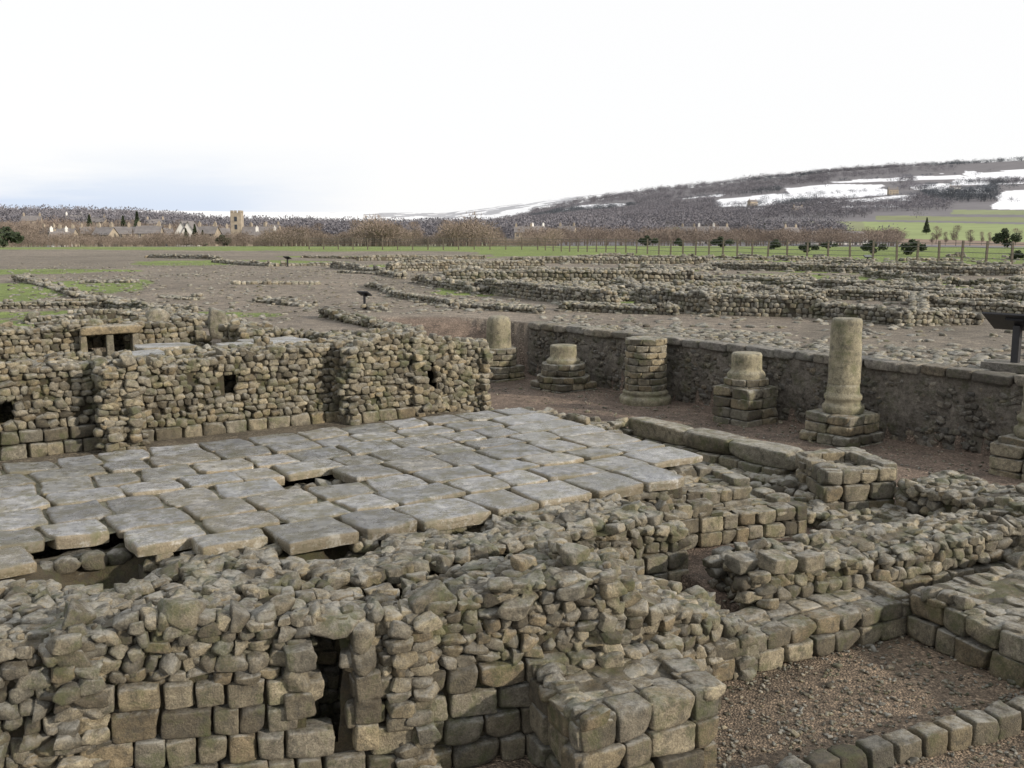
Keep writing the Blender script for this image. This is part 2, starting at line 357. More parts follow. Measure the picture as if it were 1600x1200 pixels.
# ------------------------------------------------------------------ near granary wall
FA=np.array([.17,7.06]); FD=np.array([-.956,-.292])
def FW(s,b=0):
    p=FA+FD*s; n=np.array([-.292,.956]); return p+n*b
ang=math.atan2(.292,.956)
B=Batch('hi')
L=2.25
block(B,[FW(6.0),FW(3.1),FW(3.1,.9),FW(6.0,.9)],[.40,.17,.17,.40],[1.5,1.4,1.2,1.22],'rrrr',ash=[0,0,0,0],rs=.12,rag=.06,setb=.01)
block(B,[FW(3.15),FW(.9),FW(.9,.85),FW(3.15,.9)],[.21,.0,.0,.21],[1.42,1.27,1.16,1.2],'rrrr',ash=[.72,0,0,0],rs=.12,ah=.185,aw=.25,holes=[(0,L-.70,L-.46,.30,1.17)],rag=.06,setb=.03)
block(B,[FW(.95,.0),FW(-.72,.03),FW(-.6,1.25),FW(.75,1.15)],0,[1.27,1.42,1.26,1.1],'rrrr',ash=[.74,0,0,0],rs=.12,ah=.185,aw=.27,rag=.06,setb=.03)
vp=FW(1.47,.08)
B.stone('rub',(vp[0],vp[1],1.22),ang,(.44,.26,.12),.05,1.0)
for i,dz in enumerate((.3,.50,.69,.88,1.04)):
    q=FW(1.25+rng.uniform(-.02,.02),.06); B.stone('ash' if i<3 else 'rub',(q[0],q[1],dz+.08),ang,(.20*rng.uniform(.8,1.1),.26,.19),.06)
    if dz>.6: q=FW(1.72+rng.uniform(-.02,.02),.06); B.stone('rub' if i%2 else 'ash',(q[0],q[1],dz-.02),ang,(.22*rng.uniform(.7,1.1),.26,.18),.07)
for s,b,z,w in ((2.45,.1,1.40,.22),(.75,.15,1.28,.25),(.15,.02,1.18,.18),(-.3,.02,1.26,.16),(-.5,.5,1.38,.18),(3.1,.2,1.40,.15),(-.1,.6,1.32,.17),(4.0,.1,1.44,.18),(1.8,.2,1.34,.14)):
    q=FW(s,b); B.stone('rub',(q[0],q[1],z),ang+rng.uniform(-.5,.5),(w*1.3,w,w*.75),.15,1.3)
tag(B.obj('granary_wall',M_stone),'ruined rubble wall with squared lower courses and a dark vent','wall')
B=Batch('hi')
block(B,[(.45,6.28),(1.50,6.85),(1.22,7.62),(.14,7.10)],0,[.70,.70,.72,.72],'aara',ash=.75,ah=.225,aw=.31,rs=.1,rag=.01,topkind='flat',topflat=.45,topz=-.075,trs=.2)
tag(B.obj('stone_buttress',M_stone),'square buttress of weathered blocks projecting from rubble wall','buttress')
B=Batch('hi')
block(B,[(.85,7.65),(2.15,8.5),(1.85,9.2),(.75,8.7)],.0,[1.06,.45,.5,.98],'rrrr',rs=.125,rag=.05)
tag(B.obj('collapsed_wall_end',M_stone),'sloping heap of mortared rubble at broken wall end','wall')
B=Batch('hi')
block(B,[(1.2,8.0),(3.93,9.42),(3.75,9.85),(1.05,8.5)],0,.40,'aaaa',ash=.5,ah=.2,aw=.26,rs=.11,rag=.01,topflat=.45,topz=-.07,topkind='flat',trs=.16)
tag(B.obj('low_plinth_wall',M_stone),'low wall of squared blocks edging the gravel yard','wall')
B=Batch('hi')
block(B,[(2.3,9.15),(6.6,11.0),(6.3,11.75),(2.05,9.95)],.2,[.66,.82,.84,.68],'rrrr',ash=[.3,0,0,0],rs=.13,ah=.2,rag=.055)
for x,y,z,w in ((2.55,9.35,.76,.26),(2.9,9.45,.74,.2),(2.25,9.4,.74,.22)): B.stone('ash',(x,y,z),.6,(w*1.3,w,.16),.08,1.15)
tag(B.obj('rubble_wall',M_stone),'long low rubble wall crossing behind the gravel yard','wall')
B=Batch('hi')
block(B,[(3.85,9.35),(4.85,7.35),(6.4,8.1),(5.4,10.2)],0,[.5,.5,.52,.56],'aarr',ash=.55,ah=.24,aw=.3,rs=.14,rag=.025,topflat=.45,topz=-.065,topkind='flat',trs=.2)
tag(B.obj('block_wall',M_stone),'thick wall of squared blocks beside the gravel yard','wall')
B=Batch('hi')
for k in range(15):
    p=np.array([1.75,6.58])+np.array([.915,.40])*.26*k
    B.stone('ash',(p[0],p[1],.05+rng.uniform(-.015,.015)),.41,(.245*rng.uniform(.85,1.04),.21,.24),.07,.72)
tag(B.obj('stone_kerb',M_stone),'single row of mossy kerb blocks along gravel yard','kerb')
B=Batch('hi')
for k in range(8):
    p=np.array([2.6,6.05])+np.array([.915,.40])*.36*k
    B.stone('flat',(p[0],p[1],.02),.41,(.36,.3,.14),.06,.8)
tag(B.obj('stone_edging',M_stone),'row of flat weathered edging stones set in gravel','kerb')
# ------------------------------------------------------------------ granary platform
B=Batch('mid')
for t0 in (.6,1.75,2.9,3.85):
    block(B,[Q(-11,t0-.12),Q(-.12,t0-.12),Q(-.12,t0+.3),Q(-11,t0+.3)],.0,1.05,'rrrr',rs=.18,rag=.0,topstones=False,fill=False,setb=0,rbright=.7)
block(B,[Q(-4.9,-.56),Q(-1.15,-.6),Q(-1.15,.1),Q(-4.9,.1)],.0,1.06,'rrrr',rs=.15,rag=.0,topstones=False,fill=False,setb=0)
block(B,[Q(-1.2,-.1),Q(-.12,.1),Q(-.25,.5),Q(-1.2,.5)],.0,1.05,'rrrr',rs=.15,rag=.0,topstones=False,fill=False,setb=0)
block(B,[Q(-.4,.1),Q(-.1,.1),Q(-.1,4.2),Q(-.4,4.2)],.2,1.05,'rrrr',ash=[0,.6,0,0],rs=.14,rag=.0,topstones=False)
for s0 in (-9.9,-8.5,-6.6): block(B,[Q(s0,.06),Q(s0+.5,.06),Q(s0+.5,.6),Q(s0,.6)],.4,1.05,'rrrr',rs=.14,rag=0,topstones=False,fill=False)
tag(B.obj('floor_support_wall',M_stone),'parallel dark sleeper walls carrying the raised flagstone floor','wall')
ST=np.array([(1,.99,.96),(.9,.91,.92),(1.12,1.11,1.09),(.74,.74,.73),(1.0,.96,.88),(.85,.84,.79),(1.0,1.0,1.0)])
def slabs(name,rows,s0,s1,t0,skip,zc,zj=.005,wr=(.48,.82),gap=.012,th=.11,frame=Q,n=14,extra=()):
    V=[];F=[];C=[];st=[0,0]
    g=np.linspace(-1,1,n); g=np.sign(g)*np.abs(g)**.5
    GU,GV=np.meshgrid(g,g,indexing='ij'); idx=np.arange(n*n).reshape(n,n)
    def one(cor):
        q=[frame(*x) for x in cor]; cnt=st[0]
        m=np.maximum(np.abs(GU),np.abs(GV)); l=np.sqrt(GU**2+GV**2)+1e-9
        fac=1-rng.uniform(.02,.11)*(l/np.maximum(m,1e-9)-1)/.414*m**6
        a=(GU*fac+1)/2;b=(GV*fac+1)/2
        X=(1-a)*(1-b)*q[0][0]+a*(1-b)*q[1][0]+a*b*q[2][0]+(1-a)*b*q[3][0]
        Y=(1-a)*(1-b)*q[0][1]+a*(1-b)*q[1][1]+a*b*q[2][1]+(1-a)*b*q[3][1]
        tx,ty=rng.normal(size=2)*.004; z0=zc+rng.normal()*zj
        P=np.stack([X,Y,np.full_like(X,cnt*.37)],-1).reshape(-1,3)
        Z=z0+tx*GU+ty*GV+(.009*N3(P,5,51)+.006*N3(P,15,52)).reshape(X.shape)-.014*np.clip((m-.88)/.12,0,1)**1.5
        edge=np.clip(m,0,1)**6
        X=X+.02*edge*N3(P,11,53).reshape(X.shape); Y=Y+.02*edge*N3(P,11,63).reshape(X.shape)
        top=np.stack([X,Y,Z],-1).reshape(-1,3)
        ring=np.concatenate([idx[:,0],idx[-1,1:],idx[-2::-1,-1],idx[0,-2:0:-1]])
        lowr=top[ring].copy(); ctr=top.mean(0); lowr[:,:2]=ctr[:2]+(lowr[:,:2]-ctr[:2])*.985; lowr[:,2]=z0-th*rng.uniform(.8,1.15)
        mid=top[ring].copy(); mid[:,:2]=ctr[:2]+(mid[:,:2]-ctr[:2])*1.006; mid[:,2]-=.03
        vv=np.vstack([top,mid,lowr]); m0=n*n; nr=len(ring)
        ff=[np.stack([idx[:-1,:-1],idx[1:,:-1],idx[1:,1:],idx[:-1,1:]],-1).reshape(-1,4)]
        r1=np.arange(m0,m0+nr); r2=r1+nr
        for ra,rb in ((ring,r1),(r1,r2)): ff.append(np.stack([ra,rb,np.roll(rb,-1),np.roll(ra,-1)],-1))
        V.append(vv);F.append(np.vstack(ff)+st[1]); st[1]+=len(vv); st[0]+=1
        C.append(np.tile(ST[rng.integers(len(ST))]*rng.uniform(.82,1.12),(len(vv),1)))
    tk=[t0]
    for w_ in rows: tk.append(tk[-1]+w_)
    def tb(k,s): return tk[k]+(.035*float(N3(np.array([[s,k*3.7,0]]),1.6,61)[0]) if 0<k<len(rows) else .02*math.sin(s*5+k))
    holes=[]
    for k,wrow in enumerate(rows):
        s=s0+rng.uniform(0,.4); sk=rng.uniform(-.03,.03)
        while s<s1:
            w=rng.uniform(*wr)
            if s1-(s+w)<.4: w=s1-s
            cs,ct=s+w/2,(tk[k]+tk[k+1])/2; sk2=rng.uniform(-.03,.03)
            if any(abs(cs-a)<da and abs(ct-b)<db for a,b,da,db in skip): holes.append((s-.03,s+w+.03,tk[k]-.03,tk[k+1]+.03)); s+=w; sk=sk2; continue
            e0=s+gap*rng.uniform(.5,1.9); e1=s+w-gap*rng.uniform(.5,1.9)
            one([(e0-sk,tb(k,e0)+gap),(e1-sk2,tb(k,e1)+gap),(e1+sk2,tb(k+1,e1)-gap),(e0+sk,tb(k+1,e0)-gap)])
            s+=w; sk=sk2
    for (a0,a1,b0,b1) in extra:
        j=lambda:rng.uniform(-.015,.015); one([(a0+j(),b0+j()),(a1+j(),b0+j()),(a1+j(),b1),(a0+j(),b1)])
    S_,T_=np.meshgrid(np.arange(s0+.5,s1-.12,.06),np.arange(t0+.1,tk[-1]-.1,.06),indexing='ij')
    G=np.stack([TIP[0]+S_*E1[0]+T_*E2[0],TIP[1]+S_*E1[1]+T_*E2[1],np.full_like(S_,zc)],-1); Pj=G.reshape(-1,3)
    G[...,2]=zc-.046+.016*N3(Pj,6,57).reshape(S_.shape)
    ok=np.ones(S_.shape,bool)
    for (a0,a1,b0,b1) in holes: ok&=~((S_>a0)&(S_<a1)&(T_>b0)&(T_<b1))
    okc=ok[:-1,:-1]&ok[1:,1:]&ok[1:,:-1]&ok[:-1,1:]; ix=np.arange(S_.size).reshape(S_.shape)
    ff=np.stack([ix[:-1,:-1],ix[1:,:-1],ix[1:,1:],ix[:-1,1:]],-1)[okc]
    V.append(G.reshape(-1,3)); F.append(ff+st[1]); C.append(np.tile((.42,.40,.22),(S_.size,1)))
    return mesh_np(name,np.vstack(V),np.vstack(F),M_flag,np.vstack(C))
ex=[];s=-6.95
for w_ in (.66,.67,.72,.62,.8,.55,.74,.68,.60):
    dp=-.30 if s<-5.7 else -.66
    ex.append((s+.012,s+w_-.012,dp+.04*rng.uniform(-1,1),.035)); s+=w_
ex=[e_ for i_,e_ in enumerate(ex) if i_!=0]
o=slabs('flagstone_floor',[.62,.56,.66,.54,.62,.58,.62],-11,.05,.05,[(-7.0,.3,.42,.4),(-4.65,1.5,.45,.33)],1.2,extra=ex)
tag(o,'raised floor of damp grey flagstones with missing slabs','floor')
B=Batch('hi')
B.stone('ash',(-2.5,7.85,1.02),.4,(.30,.26,.2),.1,1.15)
tag(B.obj('fallen_block',M_stone),'squared block lying under the broken floor edge','stone block')
B=Batch('hi')
def fz(s,t):
    dip=np.exp(-(((s+5.15)/.30)**2+((t+.62)/.26)**2)*1.2)+np.exp(-(((s+7.0)/.38)**2+((t-.05)/.42)**2)*1.2)+.5*np.exp(-(((s+3.9)/.25)**2+((t+.75)/.18)**2)*1.2)
    return 1.07-.8*np.minimum(dip,1)
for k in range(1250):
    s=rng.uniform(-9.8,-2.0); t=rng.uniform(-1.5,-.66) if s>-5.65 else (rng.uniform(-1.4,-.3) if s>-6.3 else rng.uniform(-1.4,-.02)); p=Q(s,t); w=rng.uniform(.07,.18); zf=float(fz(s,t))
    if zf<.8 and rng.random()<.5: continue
    B.stone('rub',(p[0],p[1],zf+.02*rng.random()),rng.uniform(0,6),(w*1.2,w,w*.75),.2,.98 if zf>.9 else .6)  # stones down in the dips tinted darker to paint the hollows' shade
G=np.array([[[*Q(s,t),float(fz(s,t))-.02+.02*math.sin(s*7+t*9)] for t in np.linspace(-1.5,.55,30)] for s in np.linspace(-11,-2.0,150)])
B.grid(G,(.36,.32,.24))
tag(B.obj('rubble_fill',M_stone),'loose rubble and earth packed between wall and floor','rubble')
B=Batch('hi')
block(B,[(1.45,10.85),(3.55,11.75),(3.2,12.5),(1.2,11.7)],.0,[.88,.60,.64,.93],'aaaa',ash=1.0,ah=.17,aw=.24,rs=.15,rag=.04,topkind='flat',topflat=.4)
block(B,[(1.75,11.15),(2.85,11.7),(2.6,12.35),(1.6,12.0)],.6,[.98,.93,.98,1.03],'aaaa',ash=.6,ah=.15,aw=.22,rs=.16,rag=.03,topkind='flat',topflat=.4)
block(B,[(1.0,9.9),(1.9,10.35),(1.75,10.9),(.9,10.5)],.0,[.92,.85,.9,1.0],'arrr',ash=.5,ah=.18,aw=.23,rs=.13,rag=.04)
block(B,[(.2,9.0),(1.15,9.6),(1.0,10.3),(-.1,9.7)],.0,[1.05,.85,.95,1.1],'rrrr',rs=.13,rag=.05)
tag(B.obj('stepped_block_wall',M_stone),'stepped wall of small squared blocks at platform corner','wall')
B=Batch('hi')
d=np.array([.585,-.811]); p=np.array([2.02,16.3])
block(B,[p+(-.25,-.12),p+(-.25,-.12)+d*3.3,p+(.2,.2)+d*3.3,p+(.2,.2)],.2,.68,'arra',ash=.5,ah=.22,aw=.4,rs=.2,rag=.0,topstones=False)
yaw=math.atan2(d[1],d[0]); s=0
for Ls in (1.3,.95,1.1):
    q=p+d*(s+Ls/2); B.stone('ash',(q[0],q[1],.80),yaw,(Ls*1.01,.50,.27),.0,1.2); s+=Ls
tag(B.obj('plinth_wall',M_stone),'plinth capped with long dressed kerb stones','wall')
B=Batch('hi')
block(B,[(3.95,12.35),(4.95,12.6),(4.75,13.6),(3.85,13.3)],.1,[.90,.88,.92,.92],'aaaa',ash=1.0,ah=.22,aw=.3,rs=.12,rag=.02,topflat=.45,topz=-.06,topkind='flat',trs=.17)
tag(B.obj('square_pier',M_stone),'square pier of weathered blocks with soil filled top','pier')
B=Batch('hi')
block(B,[(2.35,14.4),(3.75,12.9),(4.0,13.3),(2.75,14.7)],.2,[.6,.62,.6,.55],'rrrr',rs=.15,rag=.05)
block(B,[(1.2,15.2),(2.5,12.9),(2.9,13.2),(1.7,15.5)],.2,[.92,.75,.66,.8],'rrrr',rs=.15,rag=.05,topkind='flat',topflat=.4)
block(B,[(-.1,15.95),(1.35,15.3),(1.9,16.1),(.5,16.9)],.2,[1.05,.95,.8,.88],'rrrr',rs=.15,rag=.05,topkind='flat',topflat=.4)
tag(B.obj('rubble_footing',M_stone),'broken rubble footings beyond the end of flagstone platform','footing')
B=Batch('hi')
block(B,[(4.9,12.5),(6.4,9.6),(7.4,10.0),(5.8,13.1)],.2,[.78,.86,.86,.76],'rrrr',rs=.14,ash=[.3,0,0,0],rag=.055)
tag(B.obj('portico_wall',M_stone),'broad ruined wall topped with tumbled stones','wall')
B=Batch('mid')
block(B,[(2.9,11.8),(3.9,12.1),(4.1,12.6),(3.3,13.2)],.15,[.4,.5,.5,.5],'rrrr',rs=.14,rag=.05)
block(B,[(3.6,11.2),(5.0,11.5),(4.9,12.4),(3.9,12.2)],.0,[.36,.40,.5,.42],'rrrr',rs=.14,rag=.05)
tag(B.obj('sunken_footing',M_stone),'low rubble footing in gap between wall and pier','footing')
# ------------------------------------------------------------------ second granary
B=Batch('mid'); W=Q
block(B,[W(-11,5.8),W(-5.75,5.8),W(-5.75,6.7),W(-11,6.7)],.9,[2.10,2.2,2.16,2.1],'rrrr',ash=[.38,0,0,0],rs=.12,ah=.19,aw=.26,holes=[(0,3.84,4.06,1.38,1.72)],rag=.08,rbright=1.08)
block(B,[W(-5.95,5.35),W(-5.45,5.35),W(-5.45,6.2),W(-5.95,6.2)],.9,[2.14,2.2,2.2,2.2],'rrrr',rs=.12,rag=.1,rbright=1.2)
block(B,[W(-5.5,6.0),W(-2.15,6.0),W(-2.15,6.8),W(-5.5,6.8)],.9,[2.10,2.18,2.16,2.12],'rrrr',ash=[.2,0,0,0],rs=.12,holes=[(0,1.4,1.62,1.48,1.78)],rag=.08,rbright=1.08)
block(B,[W(-2.3,5.62),W(-.9,5.7),W(-.9,6.7),W(-2.3,6.6)],.9,[2.14,2.26,2.2,2.1],'rrrr',ash=[.22,.1,0,0],rs=.12,ah=.2,aw=.3,rag=.1,rbright=1.12)
block(B,[W(-.98,5.72),W(.45,5.8),W(.2,6.9),W(-.98,6.9)],[.9,.3,.3,.9],[2.2,2.04,1.95,2.15],'rrrr',rs=.12,ah=.2,aw=.3,holes=[(0,.12,.36,1.38,1.75)],rag=.1,rbright=1.12)
tag(B.obj('granary_side_wall',M_stone),'long ragged rubble wall with buttresses and small vents','wall')
B=Batch('mid')
block(B,[W(-14,12.2),W(-2.6,12.2),W(-2.6,13.0),W(-14,13.0)],1.3,[2.15,2.15,2.1,2.1],'rrrr',rs=.15,rag=.07,holes=[(0,9.1,9.9,1.5,1.95)])
q=W(-4.5,12.1); B.stone('flat',(q[0],q[1],2.03),.576,(1.15,.35,.18),.02,1.2)
for ds in (-4.98,-4.5,-4.02):
    q=W(ds,12.12); B.stone('ash',(q[0],q[1],1.7),.576,(.13,.2,.5),.03)
block(B,[W(-2.2,11.2),W(-.6,11.2),W(-.2,12.2),W(-2.2,12.2)],1.0,[2.0,1.85,1.8,2.05],'rrrr',rs=.15,rag=.1)
block(B,[W(-.7,6.7),W(.15,6.7),W(.2,12.0),W(-.7,12.0)],.25,[2.0,2.0,1.7,1.75],'rrrr',rs=.16,rag=.1)
tag(B.obj('granary_back_wall',M_stone),'ragged rear wall with a lintelled vent opening','wall')
o=slabs('paved_floor',[.7,.75,.7,.7],-5.0,-1.6,6.75,[(-4.3,7.1,.4,.4),(-3.0,9.2,.6,.4)],1.96,.02,(.6,1.1)); tag(o,'damp flagstones laid along the top of second granary','floor')
B=Batch('lo')
block(B,[W(-4.8,7.0),W(-1.7,7.0),W(-1.7,9.6),W(-4.8,9.6)],1.0,1.81,'rrrr',rs=.22,rag=.01,topstones=False)
tag(B.obj('floor_base',M_stone),'rubble base beneath the second flagstone floor','wall')
o=slabs('paved_ledge',[.7],-12,-7.2,6.72,[],1.98,.02,(.6,1.1)); tag(o,'damp flagstones lying along a wall top','floor')
B=Batch('lo'); block(B,[W(-12,6.75),W(-7.25,6.75),W(-7.25,7.35),W(-12,7.35)],1.2,1.83,'rrrr',rs=.2,rag=.01,topstones=False)
tag(B.obj('ledge_base',M_stone),'rubble base beneath flagstone ledge','wall')
for (x,y,z,hh,w,lab) in ((-8.9,25.2,1.55,.5,.55,'rounded upright boulder beside gravel path'),(-6.5,22.2,1.5,.75,.42,'dressed stone with curved top on wall')):
    B=Batch('hi'); B.stone('rub',(x,y,z+hh/2),.3,(w,w*.8,hh),.05,1.1); tag(B.obj('upright_stone',M_stone),lab,'stone')
# ------------------------------------------------------------------ retaining wall
def rwmesh():
    B=Batch('mid'); L=np.linalg.norm(rw1-rw0)+3.5; n=rn_
    na=int(L/.045); nz=32
    s=np.linspace(0,L,na); w=np.linspace(0,1,nz)
    G=np.zeros((na,nz,3)); G[...,0]=(rw0[0]+dr[0]*s)[:,None]; G[...,1]=(rw0[1]+dr[1]*s)[:,None]; G[...,2]=.15+1.38*w[None]
    P=G.reshape(-1,3); dn=(.035*N3(P,4,71)+.02*N3(P,15,72)+.02*np.abs(N3(P,34,73))).reshape(na,nz)
    G[...,0]+=n[0]*(dn+.02); G[...,1]+=n[1]*(dn+.02)
    B.grid(G,(.9,.87,.83),flip=True)
    B.grid(np.stack([G[:,-1],G[:,-1]+np.array([n[0]*.6,n[1]*.6,0])],1),(.8,.72,.6))
    yaw=math.atan2(dr[1],dr[0]); t=0
    for k in range(int(L*1.35*75)):
        ss=rng.uniform(0,L); z=rng.uniform(.25,1.45); w=rng.uniform(.03,.12); q=rw0+dr*ss+n*(.02+w*.3)
        B.stone('rub',(q[0],q[1],z),yaw,(w*1.5,w,w),.3,rng.uniform(.65,1.15),'lo')
    while t<L:
        w=rng.uniform(.35,.75); q=rw0+dr*(t+w/2)+n*.16
        B.stone('ash',(q[0],q[1],1.585+rng.uniform(-.01,.015)),yaw,(w*.98,.42,.17),.02,1.15); t+=w
    return B.obj('retaining_wall',M_wallr)
tag(rwmesh(),'long mortared retaining wall capped with coping blocks','wall')
B=Batch('mid')
block(B,[(-5.4,28.1),(-2.6,23.0),(-2.1,23.3),(-4.9,28.4)],.5,[1.8,1.72,1.72,1.8],'rrrr',rs=.17,rag=.04,rbright=.8)
block(B,[(-3.55,22.0),(-2.9,21.6),(-2.1,23.3),(-2.6,23.5)],.3,[1.72,1.72,1.72,1.72],'rrrr',rs=.17,rag=.04,rbright=.8)
tag(B.obj('street_edge_wall',M_stone),'dark low wall edging the sunken street','wall')
# ------------------------------------------------------------------ columns
def lathe(name,prof,cx,cy,z0,mat,tint=(1,1,1),n=40,seed=1):
    V=[];F=[];fine=[]
    for (r,z),(r2,z2) in zip(prof[:-1],prof[1:]):
        k=max(1,int(math.hypot(r2-r,z2-z)/.05))
        for i in range(k): fine.append((r+(r2-r)*i/k,z+(z2-z)*i/k))
    fine.append(prof[-1])
    for r,z in fine:
        for i in range(n):
            a=2*math.pi*i/n; V.append((r*math.cos(a),r*math.sin(a),z))
    V=np.array(V); d=.009*N3(V+seed,6,seed)+.006*N3(V+seed,22,seed+1); rr=np.hypot(V[:,0],V[:,1])+1e-6
    k=1+d/rr*(rr>.05); V[:,0]*=k; V[:,1]*=k; V+=np.array([cx,cy,z0])
    for j in range(len(fine)-1):
        for i in range(n): F.append((j*n+i,j*n+(i+1)%n,(j+1)*n+(i+1)%n,(j+1)*n+i))
    F=np.array(F); return mesh_np(name,V,F,mat,np.tile(tint,(len(V),1)))
def drum(B,cx,cy,z0,h,R,ch=.16):
    z=z0
    while z<z0+h-.04:
        r=R*rng.uniform(.985,1.01); n=max(7,int(2*math.pi*r/.25)); ph=rng.uniform(0,1)
        for i in range(n):
            a=2*math.pi*(i+ph)/n; B.stone('ash',(cx+(r-.11)*math.cos(a),cy+(r-.11)*math.sin(a),z+ch/2),a+math.pi/2,(2*math.pi*r/n*1.0,.24,ch*.97),.015)
        B.stone('ash',(cx,cy,z+ch/2),0,(r*1.4,r*1.4,ch*.9),.02); z+=ch
def sqped(B,cx,cy,z0,h,w,ch=.2,yaw=-.92):
    z=z0
    while z<z0+h-.05:
        c,s=math.cos(yaw),math.sin(yaw); hw=w/2
        cs=[(cx+a*hw*c-b*hw*s,cy+a*hw*s+b*hw*c) for a,b in ((-1,-1),(1,-1),(1,1),(-1,1))]
        for i in range(4):
            p=np.array(cs[i]);q=np.array(cs[(i+1)%4]); m=max(2,int(w/.34)); dd=(q-p)/m; nn=np.array([dd[1],-dd[0]]); nn/=np.linalg.norm(nn)
            for k in range(m):
                x=p+dd*(k+.5)-nn*.13; B.stone('ash',(x[0],x[1],z+ch/2),math.atan2(dd[1],dd[0]),(np.linalg.norm(dd)*.99,.28,ch*.97),.02)
        B.stone('ash',(cx,cy,z+ch/2),yaw,(w*.8,w*.8,ch*.9),.01); z+=ch
def column(x,y,z0,parts,label):
    e=bpy.data.objects.new('stone_column',None); e.location=(x,y,z0); COL.objects.link(e)
    for o in parts: parent(o,e)
    tag(e,label,'column','row of portico columns'); return e
def torus_base(r,z):
    return [(r*1.28,z),(r*1.36,z+.05),(r*1.34,z+.12),(r*1.17,z+.15),(r*1.12,z+.21),(r*1.22,z+.24),(r*1.22,z+.29),(r*1.06,z+.33),(r*1.02,z+.44),(r*1.0,z+.5)]
g0=.3
x,y=5.78,17.3
B=Batch('hi'); sqped(B,x,y,g0-.15,.34,1.02,.17); sqped(B,x,y,g0+.19,.34,.9,.17); ped=B.obj('pedestal',M_stone)
bs=lathe('base',torus_base(.265,g0+.53)+[(0,g0+1.03)],x,y,0,M_col,seed=3)
sh=lathe('shaft',[(.265,g0+1.031),(.268,g0+1.07),(.265,g0+1.6),(.262,g0+2.12),(.245,g0+2.16),(0,g0+2.17)],x,y,0,M_col,seed=4)
column(x,y,g0,[ped,bs,sh],'tall smooth stone column on moulded base and square pedestal')
x,y=7.9,14.75
B=Batch('hi'); sqped(B,x,y,g0-.1,.5,1.0,.2); sqped(B,x,y,g0+.4,.2,.85,.2); ped=B.obj('pedestal',M_stone)
bs=lathe('base',torus_base(.27,g0+.6)+[(0,g0+1.1)],x,y,0,M_col,seed=5)
sh=lathe('shaft',[(.27,g0+1.101),(.27,g0+1.5),(.265,g0+1.85),(0,g0+1.87)],x,y,0,M_col,seed=6)
column(x,y,g0,[ped,bs,sh],'column stump with moulded base on square pedestal')
x,y=4.52,19.2
B=Batch('hi'); sqped(B,x,y,g0-.1,.7,.88,.2); drum(B,x,y,g0+.6,.26,.42,.13); ped=B.obj('pedestal',M_stone)
sh=lathe('shaft',[(.36,g0+.84),(.37,g0+.93),(.33,g0+.98),(.29,g0+1.02),(.29,g0+1.3),(.27,g0+1.34),(0,g0+1.35)],x,y,0,M_col,seed=7)
column(x,y,g0,[ped,sh],'short column stump on square block pedestal')
x,y=2.88,21.45
B=Batch('hi'); drum(B,x,y,g0+.28,1.12,.43,.14); dr_=B.obj('shaft',M_stone)
bs=lathe('base',[(.54,g0-.15),(.57,g0+.08),(.54,g0+.15),(.46,g0+.18),(.50,g0+.23),(.44,g0+.29),(0,g0+.30)],x,y,0,M_col,seed=8)
column(x,y,g0,[bs,dr_],'column drum built of coursed small blocks on round base')
x,y=1.2,23.25
B=Batch('hi'); sqped(B,x,y,g0-.1,.3,1.12,.15); drum(B,x,y,g0+.2,.15,.6,.15); drum(B,x,y,g0+.35,.28,.5,.14); ped=B.obj('pedestal',M_stone)
sh=lathe('shaft',[(.38,g0+.6),(.40,g0+.7),(.32,g0+.76),(.31,g0+1.04),(0,g0+1.06)],x,y,0,M_col,seed=9)
column(x,y,g0,[ped,sh],'low worn column stump on broad stepped blocks')
x,y=-.33,25.0
B=Batch('hi'); sqped(B,x,y,g0-.1,.45,.95,.15); drum(B,x,y,g0+.35,.45,.44,.15); ped=B.obj('pedestal',M_stone)
sh=lathe('shaft',[(.32,g0+.78),(.31,g0+1.0),(.30,g0+1.42),(.26,g0+1.54),(.15,g0+1.59),(0,g0+1.6)],x,y,0,M_col,seed=10)
column(x,y,g0,[ped,sh],'rounded column shaft on courses of thin blocks')
# ------------------------------------------------------------------ low walls of the excavated site
LW=[((3.95,33),(4.3,31),.6),((4.3,31),(5.6,29),.6),((5.6,29),(8.6,27.9),.6),((8.6,27.9),(10,25.6),.42),((10,25.6),(12.4,26.4),.42),((-1.4,39.3),(2.85,31),.5),
((-11.5,64.5),(-5.4,47),.35),((-7.1,59),(2,63),.6),((-4.2,44),(-1.4,38),.3),((-3,47),(8.4,46.5),.55),((0,79),(15,78),.5),((12.3,64),(27.8,55),.4),
((8.4,47),(13.3,39.5),.4),((13.3,39.3),(17.5,34),.34),((19,54.5),(19.5,47),.35),((4.8,46),(4.7,37),.28),((8.3,36.5),(13.3,34),.36),((13.3,33.7),(10.9,27.5),.3),
((12.5,30.7),(16.4,28),.34),((-13.6,89),(-2.5,95),.4),((6.5,100),(25.5,89),.3),((22,76),(34,66),.3),((-24.6,83),(-16,67),.3),((-36,100),(-26,89),.3),
((-23.2,47),(-14.8,33.7),.22),((-24.5,50),(-13.5,32),.22),((2,39),(2,32),.3),((19,44),(24,41),.32),((7.5,59),(9,48),.4),((-1.8,31),(.8,29.5),.2),((1.5,30.5),(4.6,28.8),.25),
((-12.5,30.5),(-9,27.4),.3),((-9.8,26.5),(-7,24.6),.3),((-4.4,36),(-2,32),.2),((-6,41),(-4.5,37),.2),((-16.5,30.2),(-12.8,30.6),.2),((-12.8,26.5),(-9.2,27.2),.25),
((-14.5,33.5),(-12.6,31.4),.15),((-12,34),(-10.5,33.2),.12),((-18,42),(-15.5,41),.12),((-9,78),(-3,76),.3),((-16,70),(-11,72),.2),((-20,96),(-14,94),.25),((-2.2,26.8),(-4,31),.15),
((-8.5,33),(-6.5,31.5),.1),((-11,40),(-8,41),.1),((-9,52),(-6.5,50),.12)]
